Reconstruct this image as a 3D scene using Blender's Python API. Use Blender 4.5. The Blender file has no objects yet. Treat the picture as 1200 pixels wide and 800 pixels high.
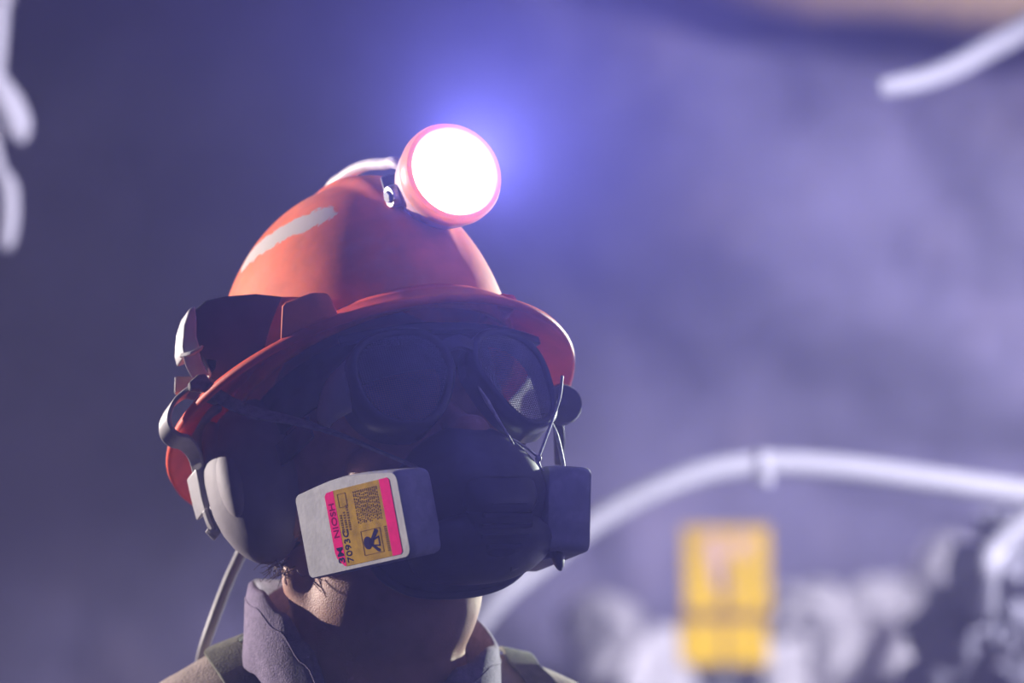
import bpy, bmesh, math, random
from mathutils import Vector, Matrix, noise
from mathutils.bvhtree import BVHTree
from mathutils.geometry import tessellate_polygon

random.seed(7)
SC = bpy.context.scene
COL = SC.collection
PI = math.pi

# ------------------------------------------------------------------ camera
ZC = 1.62                      # camera height
D = 2.655                      # camera to brim centre
FPX = 4500.0                   # focal length in pixels of a 1200 wide frame (135 mm)
cam_d = bpy.data.cameras.new('camera')
cam_d.lens = 135.0
cam_d.sensor_width = 36.0
cam_d.clip_start = 0.05
cam_d.dof.use_dof = True
cam_d.dof.focus_distance = D - 0.12
cam_d.dof.aperture_fstop = 4.2
cam = bpy.data.objects.new('camera', cam_d)
COL.objects.link(cam)
cam.location = (0, -D, ZC)
cam.rotation_euler = (PI / 2, 0, 0)
SC.camera = cam

# ------------------------------------------------------------------ world, lights, exposure
w = bpy.data.worlds.new('world')
SC.world = w
w.use_nodes = True
w.node_tree.nodes['Background'].inputs[0].default_value = (0.30, 0.30, 0.62, 1)
w.node_tree.nodes['Background'].inputs[1].default_value = 0.02

SC.view_settings.view_transform = 'Standard'
SC.view_settings.look = 'None'
SC.view_settings.exposure = 0.0
SC.view_settings.gamma = 1.0
SC.view_settings.use_curve_mapping = False


def spot(name, loc, target, energy, color, angle, blend=0.3, radius=0.03):
    l = bpy.data.lights.new(name, 'SPOT')
    l.energy = energy
    l.color = color
    l.spot_size = math.radians(angle)
    l.spot_blend = blend
    l.shadow_soft_size = radius
    o = bpy.data.objects.new(name, l)
    COL.objects.link(o)
    o.location = loc
    o.rotation_euler = (Vector(target) - Vector(loc)).to_track_quat('-Z', 'Y').to_euler()
    return o


# work lamps of the heading, all outside the frame
spot('work_lamp_left', (-2.20, 1.00, ZC + 0.16), (-0.16, -0.02, ZC - 0.07), 600, (1.0, 0.88, 0.87), 15, 0.4, 0.02)
spot('work_lamp_right', (1.45, 2.2, ZC + 0.16), (0.0, 0.0, ZC - 0.1), 900, (0.93, 1.0, 0.92), 15, 0.5, 0.03)
spot('work_lamp_heading', (4.0, -2.6, ZC + 1.4), (1.2, 3.9, ZC + 0.1), 6500, (0.74, 0.70, 1.0), 62, 0.8, 0.30)

# ------------------------------------------------------------------ frames and mesh helpers
def rotm(psi, p, r):
    return (Matrix.Rotation(psi, 3, 'Z') @ Matrix.Rotation(-p, 3, 'X') @ Matrix.Rotation(r, 3, 'Y'))


HR = rotm(0.5312, 0.5325, 0.0033)              # head turned to his left, chin up
HC = Vector((-0.0972, 0.0, ZC - 0.0511))       # centre of the hat brim
DR = HR @ rotm(0.0, -0.0152, 0.0427)           # the dome sits a touch askew on the brim


def H(x, y=None, z=None):                      # head frame (x his left, -y forward, z up) to world
    v = Vector(x) if y is None else Vector((x, y, z))
    return HR @ v + HC


HX, HY, HZ = HR @ Vector((1, 0, 0)), HR @ Vector((0, 1, 0)), HR @ Vector((0, 0, 1))


def at(px, py, Y):                             # a point of the photograph at world depth Y
    k = (D + Y) / FPX
    return Vector(((px - 600) * k, Y, ZC + (400 - py) * k))


def thing(name, label, cat, loc, group=None):
    o = bpy.data.objects.new(name, None)
    o.empty_display_size = 0.05
    COL.objects.link(o)
    o.location = loc
    tag(o, label, cat, group)
    return o


def tag(o, label=None, cat=None, group=None, kind=None):
    if label: o['label'] = label
    if cat: o['category'] = cat
    if group: o['group'] = group
    if kind: o['kind'] = kind
    return o


def root_loc(p):
    v = Vector((0, 0, 0))
    while p is not None:
        v += Vector(p.location)
        p = p.parent
    return v


def obj(name, verts, faces, mat, parent=None, smooth=True, origin=None):
    """one mesh object from world-space vertices"""
    base = root_loc(parent) if parent is not None else Vector((0, 0, 0))
    o_loc = Vector(origin) if (origin is not None and parent is None) else Vector((0, 0, 0))
    off = base + o_loc
    me = bpy.data.meshes.new(name)
    me.from_pydata([tuple(Vector(v) - off) for v in verts], [], faces)
    me.validate()
    bm = bmesh.new()
    bm.from_mesh(me)
    bmesh.ops.recalc_face_normals(bm, faces=bm.faces)
    bm.to_mesh(me)
    bm.free()
    for p in me.polygons:
        p.use_smooth = smooth
    if mat: me.materials.append(mat)
    o = bpy.data.objects.new(name, me)
    COL.objects.link(o)
    o.location = o_loc
    if parent is not None: o.parent = parent
    return o


def bevel(o, width, seg=2, angle=35):
    m = o.modifiers.new('bevel', 'BEVEL')
    m.width = width
    m.segments = seg
    m.limit_method = 'ANGLE'
    m.angle_limit = math.radians(angle)
    if hasattr(m, 'harden_normals'): m.harden_normals = False
    return o


def subsurf(o, n=2):
    m = o.modifiers.new('subdivision', 'SUBSURF')
    m.levels = n
    m.render_levels = n
    return o


def catmull(pts, n=8):
    P = [Vector(p) for p in pts]
    out = []
    for i in range(len(P) - 1):
        p0 = P[i - 1] if i > 0 else P[0] * 2 - P[1]
        p1, p2 = P[i], P[i + 1]
        p3 = P[i + 2] if i + 2 < len(P) else P[-1] * 2 - P[-2]
        for k in range(n):
            t = k / n
            out.append(0.5 * ((2 * p1) + (-p0 + p2) * t + (2 * p0 - 5 * p1 + 4 * p2 - p3) * t * t
                              + (-p0 + 3 * p1 - 3 * p2 + p3) * t ** 3))
    out.append(P[-1])
    return out


def tube_geo(pts, rad, n=10, sm=8, cap=True):
    P = catmull(pts, sm) if sm else [Vector(p) for p in pts]
    m = len(P)
    if not hasattr(rad, '__len__'): rad = [rad] * 2
    V, F = [], []
    t0 = (P[1] - P[0]).normalized()
    nrm = t0.orthogonal().normalized()
    for i in range(m):
        t = (P[min(i + 1, m - 1)] - P[max(i - 1, 0)]).normalized()
        nrm = (nrm - t * nrm.dot(t)).normalized()
        b = t.cross(nrm)
        f = i / (m - 1) * (len(rad) - 1)
        j = min(int(f), len(rad) - 2)
        r = rad[j] + (rad[j + 1] - rad[j]) * (f - j)
        for k in range(n):
            a = 2 * PI * k / n
            V.append(P[i] + (nrm * math.cos(a) + b * math.sin(a)) * r)
    for i in range(m - 1):
        for k in range(n):
            F.append((i * n + k, i * n + (k + 1) % n, (i + 1) * n + (k + 1) % n, (i + 1) * n + k))
    if cap:
        F.append(tuple(range(n - 1, -1, -1)))
        F.append(tuple((m - 1) * n + k for k in range(n)))
    return V, F


def tube(name, pts, rad, mat, parent=None, n=10, sm=8, origin=None):
    V, F = tube_geo(pts, rad, n, sm)
    return obj(name, V, F, mat, parent, True, origin)


def merge(geos):
    V, F = [], []
    for v, f in geos:
        b = len(V)
        V += list(v)
        F += [tuple(i + b for i in q) for q in f]
    return V, F


def prism_geo(poly, ext):
    """closed polygon (world points) swept along a vector"""
    n = len(poly)
    V = [Vector(p) for p in poly] + [Vector(p) + Vector(ext) for p in poly]
    tri = tessellate_polygon([[Vector(p) for p in poly]])
    F = [tuple(t) for t in tri] + [tuple(i + n for i in reversed(t)) for t in tri]
    F += [(i, (i + 1) % n, (i + 1) % n + n, i + n) for i in range(n)]
    return V, F


def prism(name, poly, ext, mat, parent, bev=0.0, smooth=False, seg=2):
    V, F = prism_geo(poly, ext)
    o = obj(name, V, F, mat, parent, smooth)
    bm = bmesh.new(); bm.from_mesh(o.data)
    bmesh.ops.dissolve_limit(bm, angle_limit=0.01, verts=bm.verts, edges=bm.edges)
    bm.to_mesh(o.data); bm.free()
    if bev:
        bevel(o, bev, seg)
        for p in o.data.polygons: p.use_smooth = True
        o.data.set_sharp_from_angle(angle=math.radians(50))
    return o


def band_geo(pts, wvec, thick, sm=8):
    """flat band: path, width vector (or one per point), thickness across"""
    P = catmull(pts, sm) if sm else [Vector(p) for p in pts]
    m = len(P)
    if not isinstance(wvec, (list, tuple)):
        Wv = [Vector(wvec)] * m
    else:
        Wv = catmull(wvec, sm) if sm else [Vector(q) for q in wvec]
    V, F = [], []
    for i in range(m):
        t = (P[min(i + 1, m - 1)] - P[max(i - 1, 0)]).normalized()
        n = t.cross(Wv[i]).normalized() * thick * 0.5
        wv = Wv[i] * 0.5
        V += [P[i] - wv - n, P[i] + wv - n, P[i] + wv + n, P[i] - wv + n]
    for i in range(m - 1):
        for k in range(4):
            F.append((4 * i + k, 4 * i + (k + 1) % 4, 4 * i + 4 + (k + 1) % 4, 4 * i + 4 + k))
    F += [(3, 2, 1, 0), tuple(4 * (m - 1) + k for k in range(4))]
    return V, F


def band(name, pts, wvec, thick, mat, parent, sm=8, bev=0.0):
    V, F = band_geo(pts, wvec, thick, sm)
    o = obj(name, V, F, mat, parent, False)
    if bev: bevel(o, bev, 2, 50)
    return o


def box_geo(c, ex, ey, ez):
    """box from centre and three half-extent vectors"""
    c, ex, ey, ez = map(Vector, (c, ex, ey, ez))
    V = [c + ex * sx + ey * sy + ez * sz for sx in (-1, 1) for sy in (-1, 1) for sz in (-1, 1)]
    F = [(0, 1, 3, 2), (4, 6, 7, 5), (0, 4, 5, 1), (2, 3, 7, 6), (0, 2, 6, 4), (1, 5, 7, 3)]
    return V, F


def lathe_geo(prof, o, ax, n=48, ux=None):
    """profile of (radius, height) around axis ax at o"""
    ax = Vector(ax).normalized()
    u = (Vector(ux) if ux else ax.orthogonal())
    u = (u - ax * u.dot(ax)).normalized()
    v = ax.cross(u)
    V, F = [], []
    for r, h in prof:
        for k in range(n):
            a = 2 * PI * k / n
            V.append(Vector(o) + ax * h + (u * math.cos(a) + v * math.sin(a)) * max(r, 1e-5))
    m = len(prof)
    for i in range(m - 1):
        for k in range(n):
            F.append((i * n + k, i * n + (k + 1) % n, (i + 1) * n + (k + 1) % n, (i + 1) * n + k))
    return V, F


def lathe(name, prof, o, ax, mat, parent, n=48):
    V, F = lathe_geo(prof, o, ax, n)
    ob = obj(name, V, F, mat, parent, True)
    ob.data.set_sharp_from_angle(angle=math.radians(40))
    return ob


def ellipsoid_geo(c, ex, ey, ez, nu=32, nv=16, p=2.0):
    """(super)ellipsoid from centre and three half-axis vectors"""
    V, F = [], []
    def sg(v, e): return math.copysign(abs(v) ** e, v)
    e = 2.0 / p
    for j in range(nv + 1):
        b = -PI / 2 + PI * j / nv
        for i in range(nu):
            a = 2 * PI * i / nu
            V.append(Vector(c) + Vector(ex) * (sg(math.cos(b), e) * sg(math.cos(a), e))
                     + Vector(ey) * (sg(math.cos(b), e) * sg(math.sin(a), e)) + Vector(ez) * sg(math.sin(b), e))
    for j in range(nv):
        for i in range(nu):
            F.append((j * nu + i, j * nu + (i + 1) % nu, (j + 1) * nu + (i + 1) % nu, (j + 1) * nu + i))
    return V, F


def remesh_union(geos, voxel, smooth_iter=6, fn=None):
    V, F = merge(geos)
    me = bpy.data.meshes.new('tmp')
    me.from_pydata([tuple(v) for v in V], [], F)
    bm = bmesh.new(); bm.from_mesh(me)
    bmesh.ops.remove_doubles(bm, verts=bm.verts, dist=1e-5)
    bmesh.ops.recalc_face_normals(bm, faces=bm.faces)
    bm.to_mesh(me); bm.free()
    o = bpy.data.objects.new('tmp', me)
    COL.objects.link(o)
    m = o.modifiers.new('remesh', 'REMESH')
    m.mode = 'VOXEL'
    m.voxel_size = voxel
    dg = bpy.context.evaluated_depsgraph_get()
    ev = o.evaluated_get(dg)
    me2 = bpy.data.meshes.new_from_object(ev)
    bpy.data.objects.remove(o)
    bm = bmesh.new(); bm.from_mesh(me2)
    for _ in range(smooth_iter):
        bmesh.ops.smooth_vert(bm, verts=bm.verts, factor=0.5, use_axis_x=True, use_axis_y=True, use_axis_z=True)
    if fn:
        for v in bm.verts: v.co = fn(v.co.copy(), v.normal.copy())
    Vv = [v.co.copy() for v in bm.verts]
    bm.verts.index_update()
    Ff = [tuple(v.index for v in f.verts) for f in bm.faces]
    bm.free()
    bpy.data.meshes.remove(me2)
    return Vv, Ff


# ------------------------------------------------------------------ materials
def mat(name, color, rough=0.6, metal=0.0, var=0.12, scale=40, bump=0.0, bump_scale=None, dark=None, trans=0.0,
        emit=None, spec=0.5, sub=0.0, sub_col=None, dirt=None, dirt_scale=9, dirt_amt=0.5):
    m = bpy.data.materials.new(name)
    m.use_nodes = True
    nt = m.node_tree
    b = nt.nodes['Principled BSDF']
    b.inputs['Roughness'].default_value = rough
    b.inputs['Metallic'].default_value = metal
    b.inputs['Specular IOR Level'].default_value = spec
    b.inputs['Transmission Weight'].default_value = trans
    if sub:
        b.inputs['Subsurface Weight'].default_value = sub
        b.inputs['Subsurface Scale'].default_value = 0.01
    tc = nt.nodes.new('ShaderNodeTexCoord')
    ns = nt.nodes.new('ShaderNodeTexNoise')
    ns.inputs['Scale'].default_value = scale
    ns.inputs['Detail'].default_value = 6
    nt.links.new(tc.outputs['Object'], ns.inputs['Vector'])
    mx = nt.nodes.new('ShaderNodeMix'); mx.data_type = 'RGBA'
    c2 = dark if dark else tuple(c * (1 - 3 * var) for c in color)
    c1 = tuple(min(1, c * (1 + var)) for c in color)
    mx.inputs[6].default_value = (*c2, 1)
    mx.inputs[7].default_value = (*c1, 1)
    rp = nt.nodes.new('ShaderNodeMapRange')
    rp.inputs[1].default_value = 0.32
    rp.inputs[2].default_value = 0.62
    nt.links.new(ns.outputs['Fac'], rp.inputs[0])
    nt.links.new(rp.outputs[0], mx.inputs[0])
    last = mx.outputs[2]
    if dirt:
        n3 = nt.nodes.new('ShaderNodeTexNoise')
        n3.inputs['Scale'].default_value = dirt_scale
        n3.inputs['Detail'].default_value = 8
        n3.inputs['Roughness'].default_value = 0.7
        nt.links.new(tc.outputs['Object'], n3.inputs['Vector'])
        r3 = nt.nodes.new('ShaderNodeMapRange')
        r3.inputs[1].default_value = 0.5
        r3.inputs[2].default_value = 0.72
        r3.inputs[4].default_value = dirt_amt
        nt.links.new(n3.outputs['Fac'], r3.inputs[0])
        m3 = nt.nodes.new('ShaderNodeMix'); m3.data_type = 'RGBA'
        nt.links.new(r3.outputs[0], m3.inputs[0])
        nt.links.new(last, m3.inputs[6])
        m3.inputs[7].default_value = (*dirt, 1)
        last = m3.outputs[2]
    nt.links.new(last, b.inputs['Base Color'])
    if bump:
        n2 = nt.nodes.new('ShaderNodeTexNoise')
        n2.inputs['Scale'].default_value = bump_scale or scale * 3
        n2.inputs['Detail'].default_value = 4
        nt.links.new(tc.outputs['Object'], n2.inputs['Vector'])
        bp = nt.nodes.new('ShaderNodeBump')
        bp.inputs['Strength'].default_value = bump
        bp.inputs['Distance'].default_value = 0.002
        nt.links.new(n2.outputs['Fac'], bp.inputs['Height'])
        nt.links.new(bp.outputs[0], b.inputs['Normal'])
    if emit:
        b.inputs['Emission Color'].default_value = (*emit[0], 1)
        b.inputs['Emission Strength'].default_value = emit[1]
    return m


M = {}
M['orange'] = mat('orange_hat_plastic', (0.84, 0.17, 0.05), 0.62, var=0.10, scale=25, bump=0.08, bump_scale=160,
                  dirt=(0.62, 0.32, 0.20), dirt_scale=14, dirt_amt=0.45, spec=0.2)
M['brim'] = mat('orange_brim_plastic', (0.80, 0.10, 0.035), 0.55, var=0.10, scale=25, bump=0.08, bump_scale=160, spec=0.25)
M['black_plastic'] = mat('black_plastic', (0.035, 0.034, 0.045), 0.5, var=0.15, scale=60, bump=0.05)
M['dark_plate'] = mat('dark_grey_plastic', (0.05, 0.048, 0.06), 0.55, var=0.12, scale=40, bump=0.05)
M['grey_plastic'] = mat('grey_plastic', (0.36, 0.34, 0.36), 0.5, var=0.06, scale=50, bump=0.06)
M['cup_grey'] = mat('ear_cup_grey', (0.25, 0.23, 0.25), 0.65, spec=0.25, var=0.06, scale=30, bump=0.08, bump_scale=200,
                    dirt=(0.18, 0.15, 0.15), dirt_scale=20, dirt_amt=0.4)
M['clip_grey'] = mat('clip_grey', (0.50, 0.48, 0.50), 0.45, var=0.06, scale=60, bump=0.05, dirt=(0.25, 0.23, 0.24), dirt_scale=40, dirt_amt=0.5)
M['cart_grey'] = mat('cartridge_grey', (0.36, 0.36, 0.39), 0.6, spec=0.2, var=0.05, scale=60, bump=0.08, bump_scale=300,
                     dirt=(0.55, 0.54, 0.57), dirt_scale=70, dirt_amt=0.5)
M['rubber'] = mat('mask_rubber', (0.045, 0.047, 0.062), 0.45, var=0.1, scale=60, bump=0.05)
M['valve'] = mat('valve_plastic', (0.03, 0.031, 0.042), 0.35, var=0.1, scale=60)
M['strap'] = mat('grey_elastic', (0.22, 0.20, 0.20), 0.8, var=0.12, scale=200, bump=0.4, bump_scale=900)
M['frame_black'] = mat('goggle_frame_black', (0.02, 0.02, 0.028), 0.35, var=0.1, scale=60)
M['wire'] = mat('goggle_mesh_wire', (0.10, 0.10, 0.12), 0.4, metal=0.6, var=0.08, scale=60)
M['clear'] = mat('side_shield_pale', (0.75, 0.74, 0.74), 0.25, var=0.04, scale=60)
M['cord'] = mat('pale_cord', (0.45, 0.43, 0.42), 0.6, var=0.12, scale=300)
M['skin'] = mat('skin', (0.42, 0.20, 0.135), 0.55, var=0.07, scale=60, bump=0.22, bump_scale=800, sub=0.08,
                dirt=(0.20, 0.10, 0.08), dirt_scale=60, dirt_amt=0.35)
M['hair'] = mat('hair', (0.12, 0.07, 0.05), 0.6, var=0.1, scale=100)
M['collar'] = mat('navy_collar', (0.19, 0.15, 0.24), 0.9, var=0.08, scale=220, bump=0.5, bump_scale=700)
M['shirt'] = mat('tan_workwear', (0.36, 0.29, 0.26), 0.9, var=0.08, scale=60, bump=0.4, bump_scale=500,
                 dirt=(0.2, 0.17, 0.16), dirt_scale=10, dirt_amt=0.5)
M['webbing'] = mat('olive_webbing', (0.15, 0.15, 0.11), 0.9, var=0.1, scale=150, bump=0.4, bump_scale=600)
M['trousers'] = mat('navy_trousers', (0.05, 0.05, 0.09), 0.9, var=0.1, scale=60, bump=0.4, bump_scale=400)
M['boot'] = mat('boot_rubber', (0.02, 0.02, 0.02), 0.6, var=0.1, scale=40)
M['pipe'] = mat('white_pipe_lifted', (0.62, 0.61, 0.66), 0.55, var=0.03, scale=8, bump=0.05)  # hose white lifted in place of lamp light on the left hoses
M['hose'] = mat('white_hose', (0.39, 0.39, 0.41), 0.55, var=0.03, scale=8, bump=0.05)
M['housing'] = mat('lamp_housing', (0.74, 0.46, 0.42), 0.45, var=0.08, scale=80, bump=0.06, dirt=(0.5, 0.35, 0.35), dirt_scale=60, dirt_amt=0.4)
M['bezel'] = mat('lamp_bezel', (0.85, 0.40, 0.16), 0.4, var=0.06, scale=60)
M['cable_white'] = mat('cable_white', (0.62, 0.56, 0.58), 0.5, var=0.06, scale=60)
M['cable_dark'] = mat('cable_dark', (0.13, 0.12, 0.14), 0.5, var=0.08, scale=60)
M['metal'] = mat('screw_metal', (0.6, 0.58, 0.6), 0.35, metal=0.8, var=0.05, scale=80)
M['lens'] = mat('lit_lens', (0.9, 0.9, 0.95), 0.2, var=0.0, scale=10, emit=((1.0, 0.98, 1.0), 9.0))
M['lens'].cycles.emission_sampling = 'NONE'
M['pink'] = mat('label_pink', (0.80, 0.008, 0.18), 0.9, var=0.04, scale=200, spec=0.05)
M['yellow_label'] = mat('label_yellow', (0.42, 0.25, 0.008), 0.9, spec=0.05, var=0.10, scale=120, dirt=(0.32, 0.20, 0.03), dirt_scale=80, dirt_amt=0.5)
M['ink'] = mat('label_ink', (0.03, 0.025, 0.07), 0.95, spec=0.0, var=0.05, scale=100)
M['ink_soft'] = mat('label_ink_faded', (0.13, 0.07, 0.01), 0.95, spec=0.0, var=0.05, scale=100)
M['ink_pink'] = mat('label_ink_magenta', (0.22, 0.005, 0.07), 0.95, spec=0.0, var=0.05, scale=100)
M['sign'] = mat('sign_yellow', (0.88, 0.56, 0.004), 0.8, spec=0.1, var=0.05, scale=12)
M['sign_dark'] = mat('sign_brown', (0.25, 0.13, 0.03), 0.6, var=0.05, scale=20)
M['sign_pink'] = mat('sign_pale_pink', (0.85, 0.55, 0.50), 0.6, var=0.05, scale=20)
M['duct'] = mat('duct_beige', (0.74, 0.52, 0.30), 0.7, var=0.06, scale=4, bump=0.1)
M['rock'] = mat('tunnel_rock', (0.22, 0.20, 0.36), 0.85, var=0.22, scale=1.6, bump=0.6, bump_scale=18,
                dirt=(0.34, 0.27, 0.36), dirt_scale=2.2, dirt_amt=0.6)
M['rubble'] = mat('pale_rubble', (0.78, 0.75, 0.80), 0.8, var=0.12, scale=5, bump=0.6, bump_scale=30,
                  dirt=(0.22, 0.20, 0.25), dirt_scale=3, dirt_amt=0.6)
M['rubble_dark'] = mat('dark_rubble', (0.55, 0.55, 0.62), 0.5, var=0.28, scale=9, bump=0.6, bump_scale=50)
M['post'] = mat('steel_post', (0.12, 0.12, 0.14), 0.5, metal=0.5, var=0.1, scale=20)

def translucent(m, col, f):
    nt = m.node_tree
    out = nt.nodes['Material Output']; b = nt.nodes['Principled BSDF']
    t = nt.nodes.new('ShaderNodeBsdfTranslucent'); t.inputs[0].default_value = (*col, 1)
    x = nt.nodes.new('ShaderNodeMixShader'); x.inputs[0].default_value = f
    nt.links.new(b.outputs[0], x.inputs[1]); nt.links.new(t.outputs[0], x.inputs[2])
    nt.links.new(x.outputs[0], out.inputs['Surface'])


translucent(M['clear'], (0.85, 0.85, 0.84), 0.65)
translucent(M['bezel'], (1.0, 0.6, 0.3), 0.35)
translucent(M['brim'], (0.9, 0.03, 0.01), 0.13)

# worn patch on the hat: a stored per-vertex distance drives where the orange coat is rubbed away
nt = M['orange'].node_tree
b = nt.nodes['Principled BSDF']
prev = b.inputs['Base Color'].links[0].from_socket
atr = nt.nodes.new('ShaderNodeAttribute'); atr.attribute_name = 'wear'
nz = nt.nodes.new('ShaderNodeTexNoise'); nz.inputs['Scale'].default_value = 170; nz.inputs['Detail'].default_value = 9; nz.inputs['Roughness'].default_value = 0.7
tc = nt.nodes.new('ShaderNodeTexCoord'); nt.links.new(tc.outputs['Object'], nz.inputs['Vector'])
ad = nt.nodes.new('ShaderNodeMath'); ad.operation = 'MULTIPLY_ADD'; ad.inputs[1].default_value = 0.9
nt.links.new(nz.outputs['Fac'], ad.inputs[0]); nt.links.new(atr.outputs['Fac'], ad.inputs[2])
mr = nt.nodes.new('ShaderNodeMapRange'); mr.inputs[1].default_value = 0.98; mr.inputs[2].default_value = 1.03
nt.links.new(ad.outputs[0], mr.inputs[0])
mx = nt.nodes.new('ShaderNodeMix'); mx.data_type = 'RGBA'
nt.links.new(mr.outputs[0], mx.inputs[0]); nt.links.new(prev, mx.inputs[6]); mx.inputs[7].default_value = (0.56, 0.50, 0.46, 1)
nt.links.new(mx.outputs[2], b.inputs['Base Color'])

# ------------------------------------------------------------------ the heading: floor, walls, roof
def rock_sheet(name, o, eu, ev, nu, nv, amp, nrm, mt, seed):
    V, F = [], []
    o, eu, ev, nrm = map(Vector, (o, eu, ev, nrm))
    for j in range(nv + 1):
        for i in range(nu + 1):
            p = o + eu * (i / nu) + ev * (j / nv)
            q = p + Vector((seed, 0, 0))
            h = noise.fractal(q * 0.7, 0.9, 2.1, 5) * amp + abs(noise.noise(q * 2.3)) * amp * 0.4
            V.append(p + nrm * h)
    for j in range(nv):
        for i in range(nu):
            a = j * (nu + 1) + i
            F.append((a, a + 1, a + nu + 2, a + nu + 1))
    s = obj(name, V, F, mt, None, False)
    tag(s, kind='structure')
    return s


rock_sheet('floor', (-5, -3.4, -0.02), (12.4, 0, 0), (0, 10.4, 0), 70, 60, 0.02, (0, 0, 1), M['rock'], 3)
rock_sheet('wall_back', (-5, 6.6, -0.3), (12.4, 0, 0), (0, 0, 4.6), 300, 120, 0.30, (0, -1, 0), M['rock'], 11)
rock_sheet('wall_left', (-4.6, -3.4, -0.3), (0, 10.4, 0), (0, 0, 4.6), 60, 40, 0.25, (1, 0, 0), M['rock'], 23)
rock_sheet('wall_right', (7.0, -3.4, -0.3), (0, 10.4, 0), (0, 0, 4.6), 60, 40, 0.25, (-1, 0, 0), M['rock'], 31)
rock_sheet('ceiling', (-5, -3.4, 4.0), (12.4, 0, 0), (0, 10.4, 0), 60, 60, 0.25, (0, 0, -1), M['rock'], 41)

# dust haze in the heading, also stands in for the lamp's lens bloom
V, F = box_geo((1.2, 1.35, 1.80), (5.3, 0, 0), (0, 4.65, 0), (0, 0, 1.76))
hz = obj('haze', V, F, None, None, False)
tag(hz, 'thin violet dust haze filling the whole tunnel heading, also standing in for lens bloom', 'haze', kind='stuff')
hm = bpy.data.materials.new('dust_haze'); hm.use_nodes = True
hn = hm.node_tree
hn.nodes.remove(hn.nodes['Principled BSDF'])
vs = hn.nodes.new('ShaderNodeVolumeScatter')
vs.inputs['Color'].default_value = (0.66, 0.63, 1.0, 1)
vs.inputs['Density'].default_value = 0.045
vs.inputs['Anisotropy'].default_value = 0.0
hn.links.new(vs.outputs[0], hn.nodes['Material Output'].inputs['Volume'])
hz.data.materials.append(hm)
hz.display_type = 'WIRE'

# ------------------------------------------------------------------ hard hat
hat = thing('hard_hat', 'worn orange full brim hard hat with rubbed pale patch on the head', 'hard hat', HC)
AX, AY, HH, SN, Z0 = 0.0965, 0.1351, 0.1545, 2.2, 0.0093


def dome_pt(u, t, off=0.0):
    r = (1 - min(t, 1) ** SN) ** (1 / SN)
    p = Vector((AX * r * math.sin(u), -AY * r * math.cos(u), Z0 + HH * t))
    if off:
        e = 1e-3
        n = Vector((p.x / AX ** 2, p.y / AY ** 2, max(p.z - Z0, 0) / HH ** 2)).normalized()
        p += n * off
    # raised centre crest running front to back
    if t > 0.2:
        x = abs(p.x)
        up = min(1, (t - 0.2) / 0.3)
        c = 1 / (1 + math.exp((x - 0.021) / 0.0016))
        p += Vector((0, p.y / AY * 0.3, 1)).normalized() * (0.0055 * c * up)
    return DR @ p + HC


NU, NT = 192, 96
V, F = [], []
for j in range(NT):
    t = math.sin(j / NT * PI / 2) ** 1.0
    for i in range(NU):
        V.append(dome_pt(2 * PI * i / NU, t))
V.append(dome_pt(0, 1.0))
for j in range(NT - 1):
    for i in range(NU):
        F.append((j * NU + i, j * NU + (i + 1) % NU, (j + 1) * NU + (i + 1) % NU, (j + 1) * NU + i))
for i in range(NU):
    F.append(((NT - 1) * NU + i, (NT - 1) * NU + (i + 1) % NU, len(V) - 1))
domeV = [Vector(v) for v in V]
shell = obj('shell', V, F, M['orange'], hat)
sol = shell.modifiers.new('solid', 'SOLIDIFY'); sol.thickness = 0.003; sol.offset = -1
dome_bvh = BVHTree.FromPolygons([tuple(v) for v in V], F)


def on_dome(px, py):
    o = Vector((0, -D, ZC))
    d = (at(px, py, 0) - o).normalized()
    h = dome_bvh.ray_cast(o, d)
    return (h[0], h[1]) if h[0] else (None, None)


wa = [on_dome(*p)[0] for p in ((276, 326), (290, 304), (318, 281), (350, 264), (378, 252))]
wa = [p for p in wa if p]
wear = shell.data.attributes.new('wear', 'FLOAT', 'POINT')
vals = []
for v in domeV:
    best = 9
    for a, c in zip(wa[:-1], wa[1:]):
        ab = c - a
        t = max(0, min(1, (v - a).dot(ab) / ab.length_squared))
        best = min(best, (v - a - ab * t).length)
    vals.append(max(0.0, 1 - best / 0.017) * 0.75 + (0.22 if best < 0.017 else 0))
wear.data.foreach_set('value', vals)

# brim: full ring from the dome foot out to the rim, with a rolled edge
def rim_pt(u, k=0.0):
    return Vector(((0.1419 + k) * math.sin(u), -(0.1526 + k) * math.cos(u), 0.0036 * max(0, math.cos(u)) ** 2))


V, F = [], []
prof = []
NB = 160
for i in range(NB):
    u = 2 * PI * i / NB
    R0 = rim_pt(u)
    inn = Vector((AX * 0.985 * math.sin(u), -AY * 0.985 * math.cos(u), 0.0235))
    mid = inn.lerp(R0, 0.5) + Vector((0, 0, 0.0015))
    out = R0
    dirr = Vector((math.sin(u), -math.cos(u), 0))
    ring = [inn + Vector((0, 0, 0.003)), mid + Vector((0, 0, 0.002)), out + Vector((0, 0, 0.0045)) - dirr * 0.005,
            out + dirr * 0.0002 + Vector((0, 0, 0.0030)), out + dirr * 0.0014, out + dirr * 0.0006 + Vector((0, 0, -0.0034)),
            out - dirr * 0.0022 + Vector((0, 0, -0.0034)), mid - Vector((0, 0, 0.0015)), inn - Vector((0, 0, 0.001))]
    V += [H(q) for q in ring]
nr = 9
for i in range(NB):
    for k in range(nr):
        F.append((i * nr + k, i * nr + (k + 1) % nr, ((i + 1) % NB) * nr + (k + 1) % nr, ((i + 1) % NB) * nr + k))
brim = obj('brim', V, F, M['brim'], hat)
# accessory slot bosses, standing on the brim either side of the dome
def boss(pts, ext):
    return prism('accessory_slot', pts, ext, M['orange'], hat, 0.003)


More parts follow.
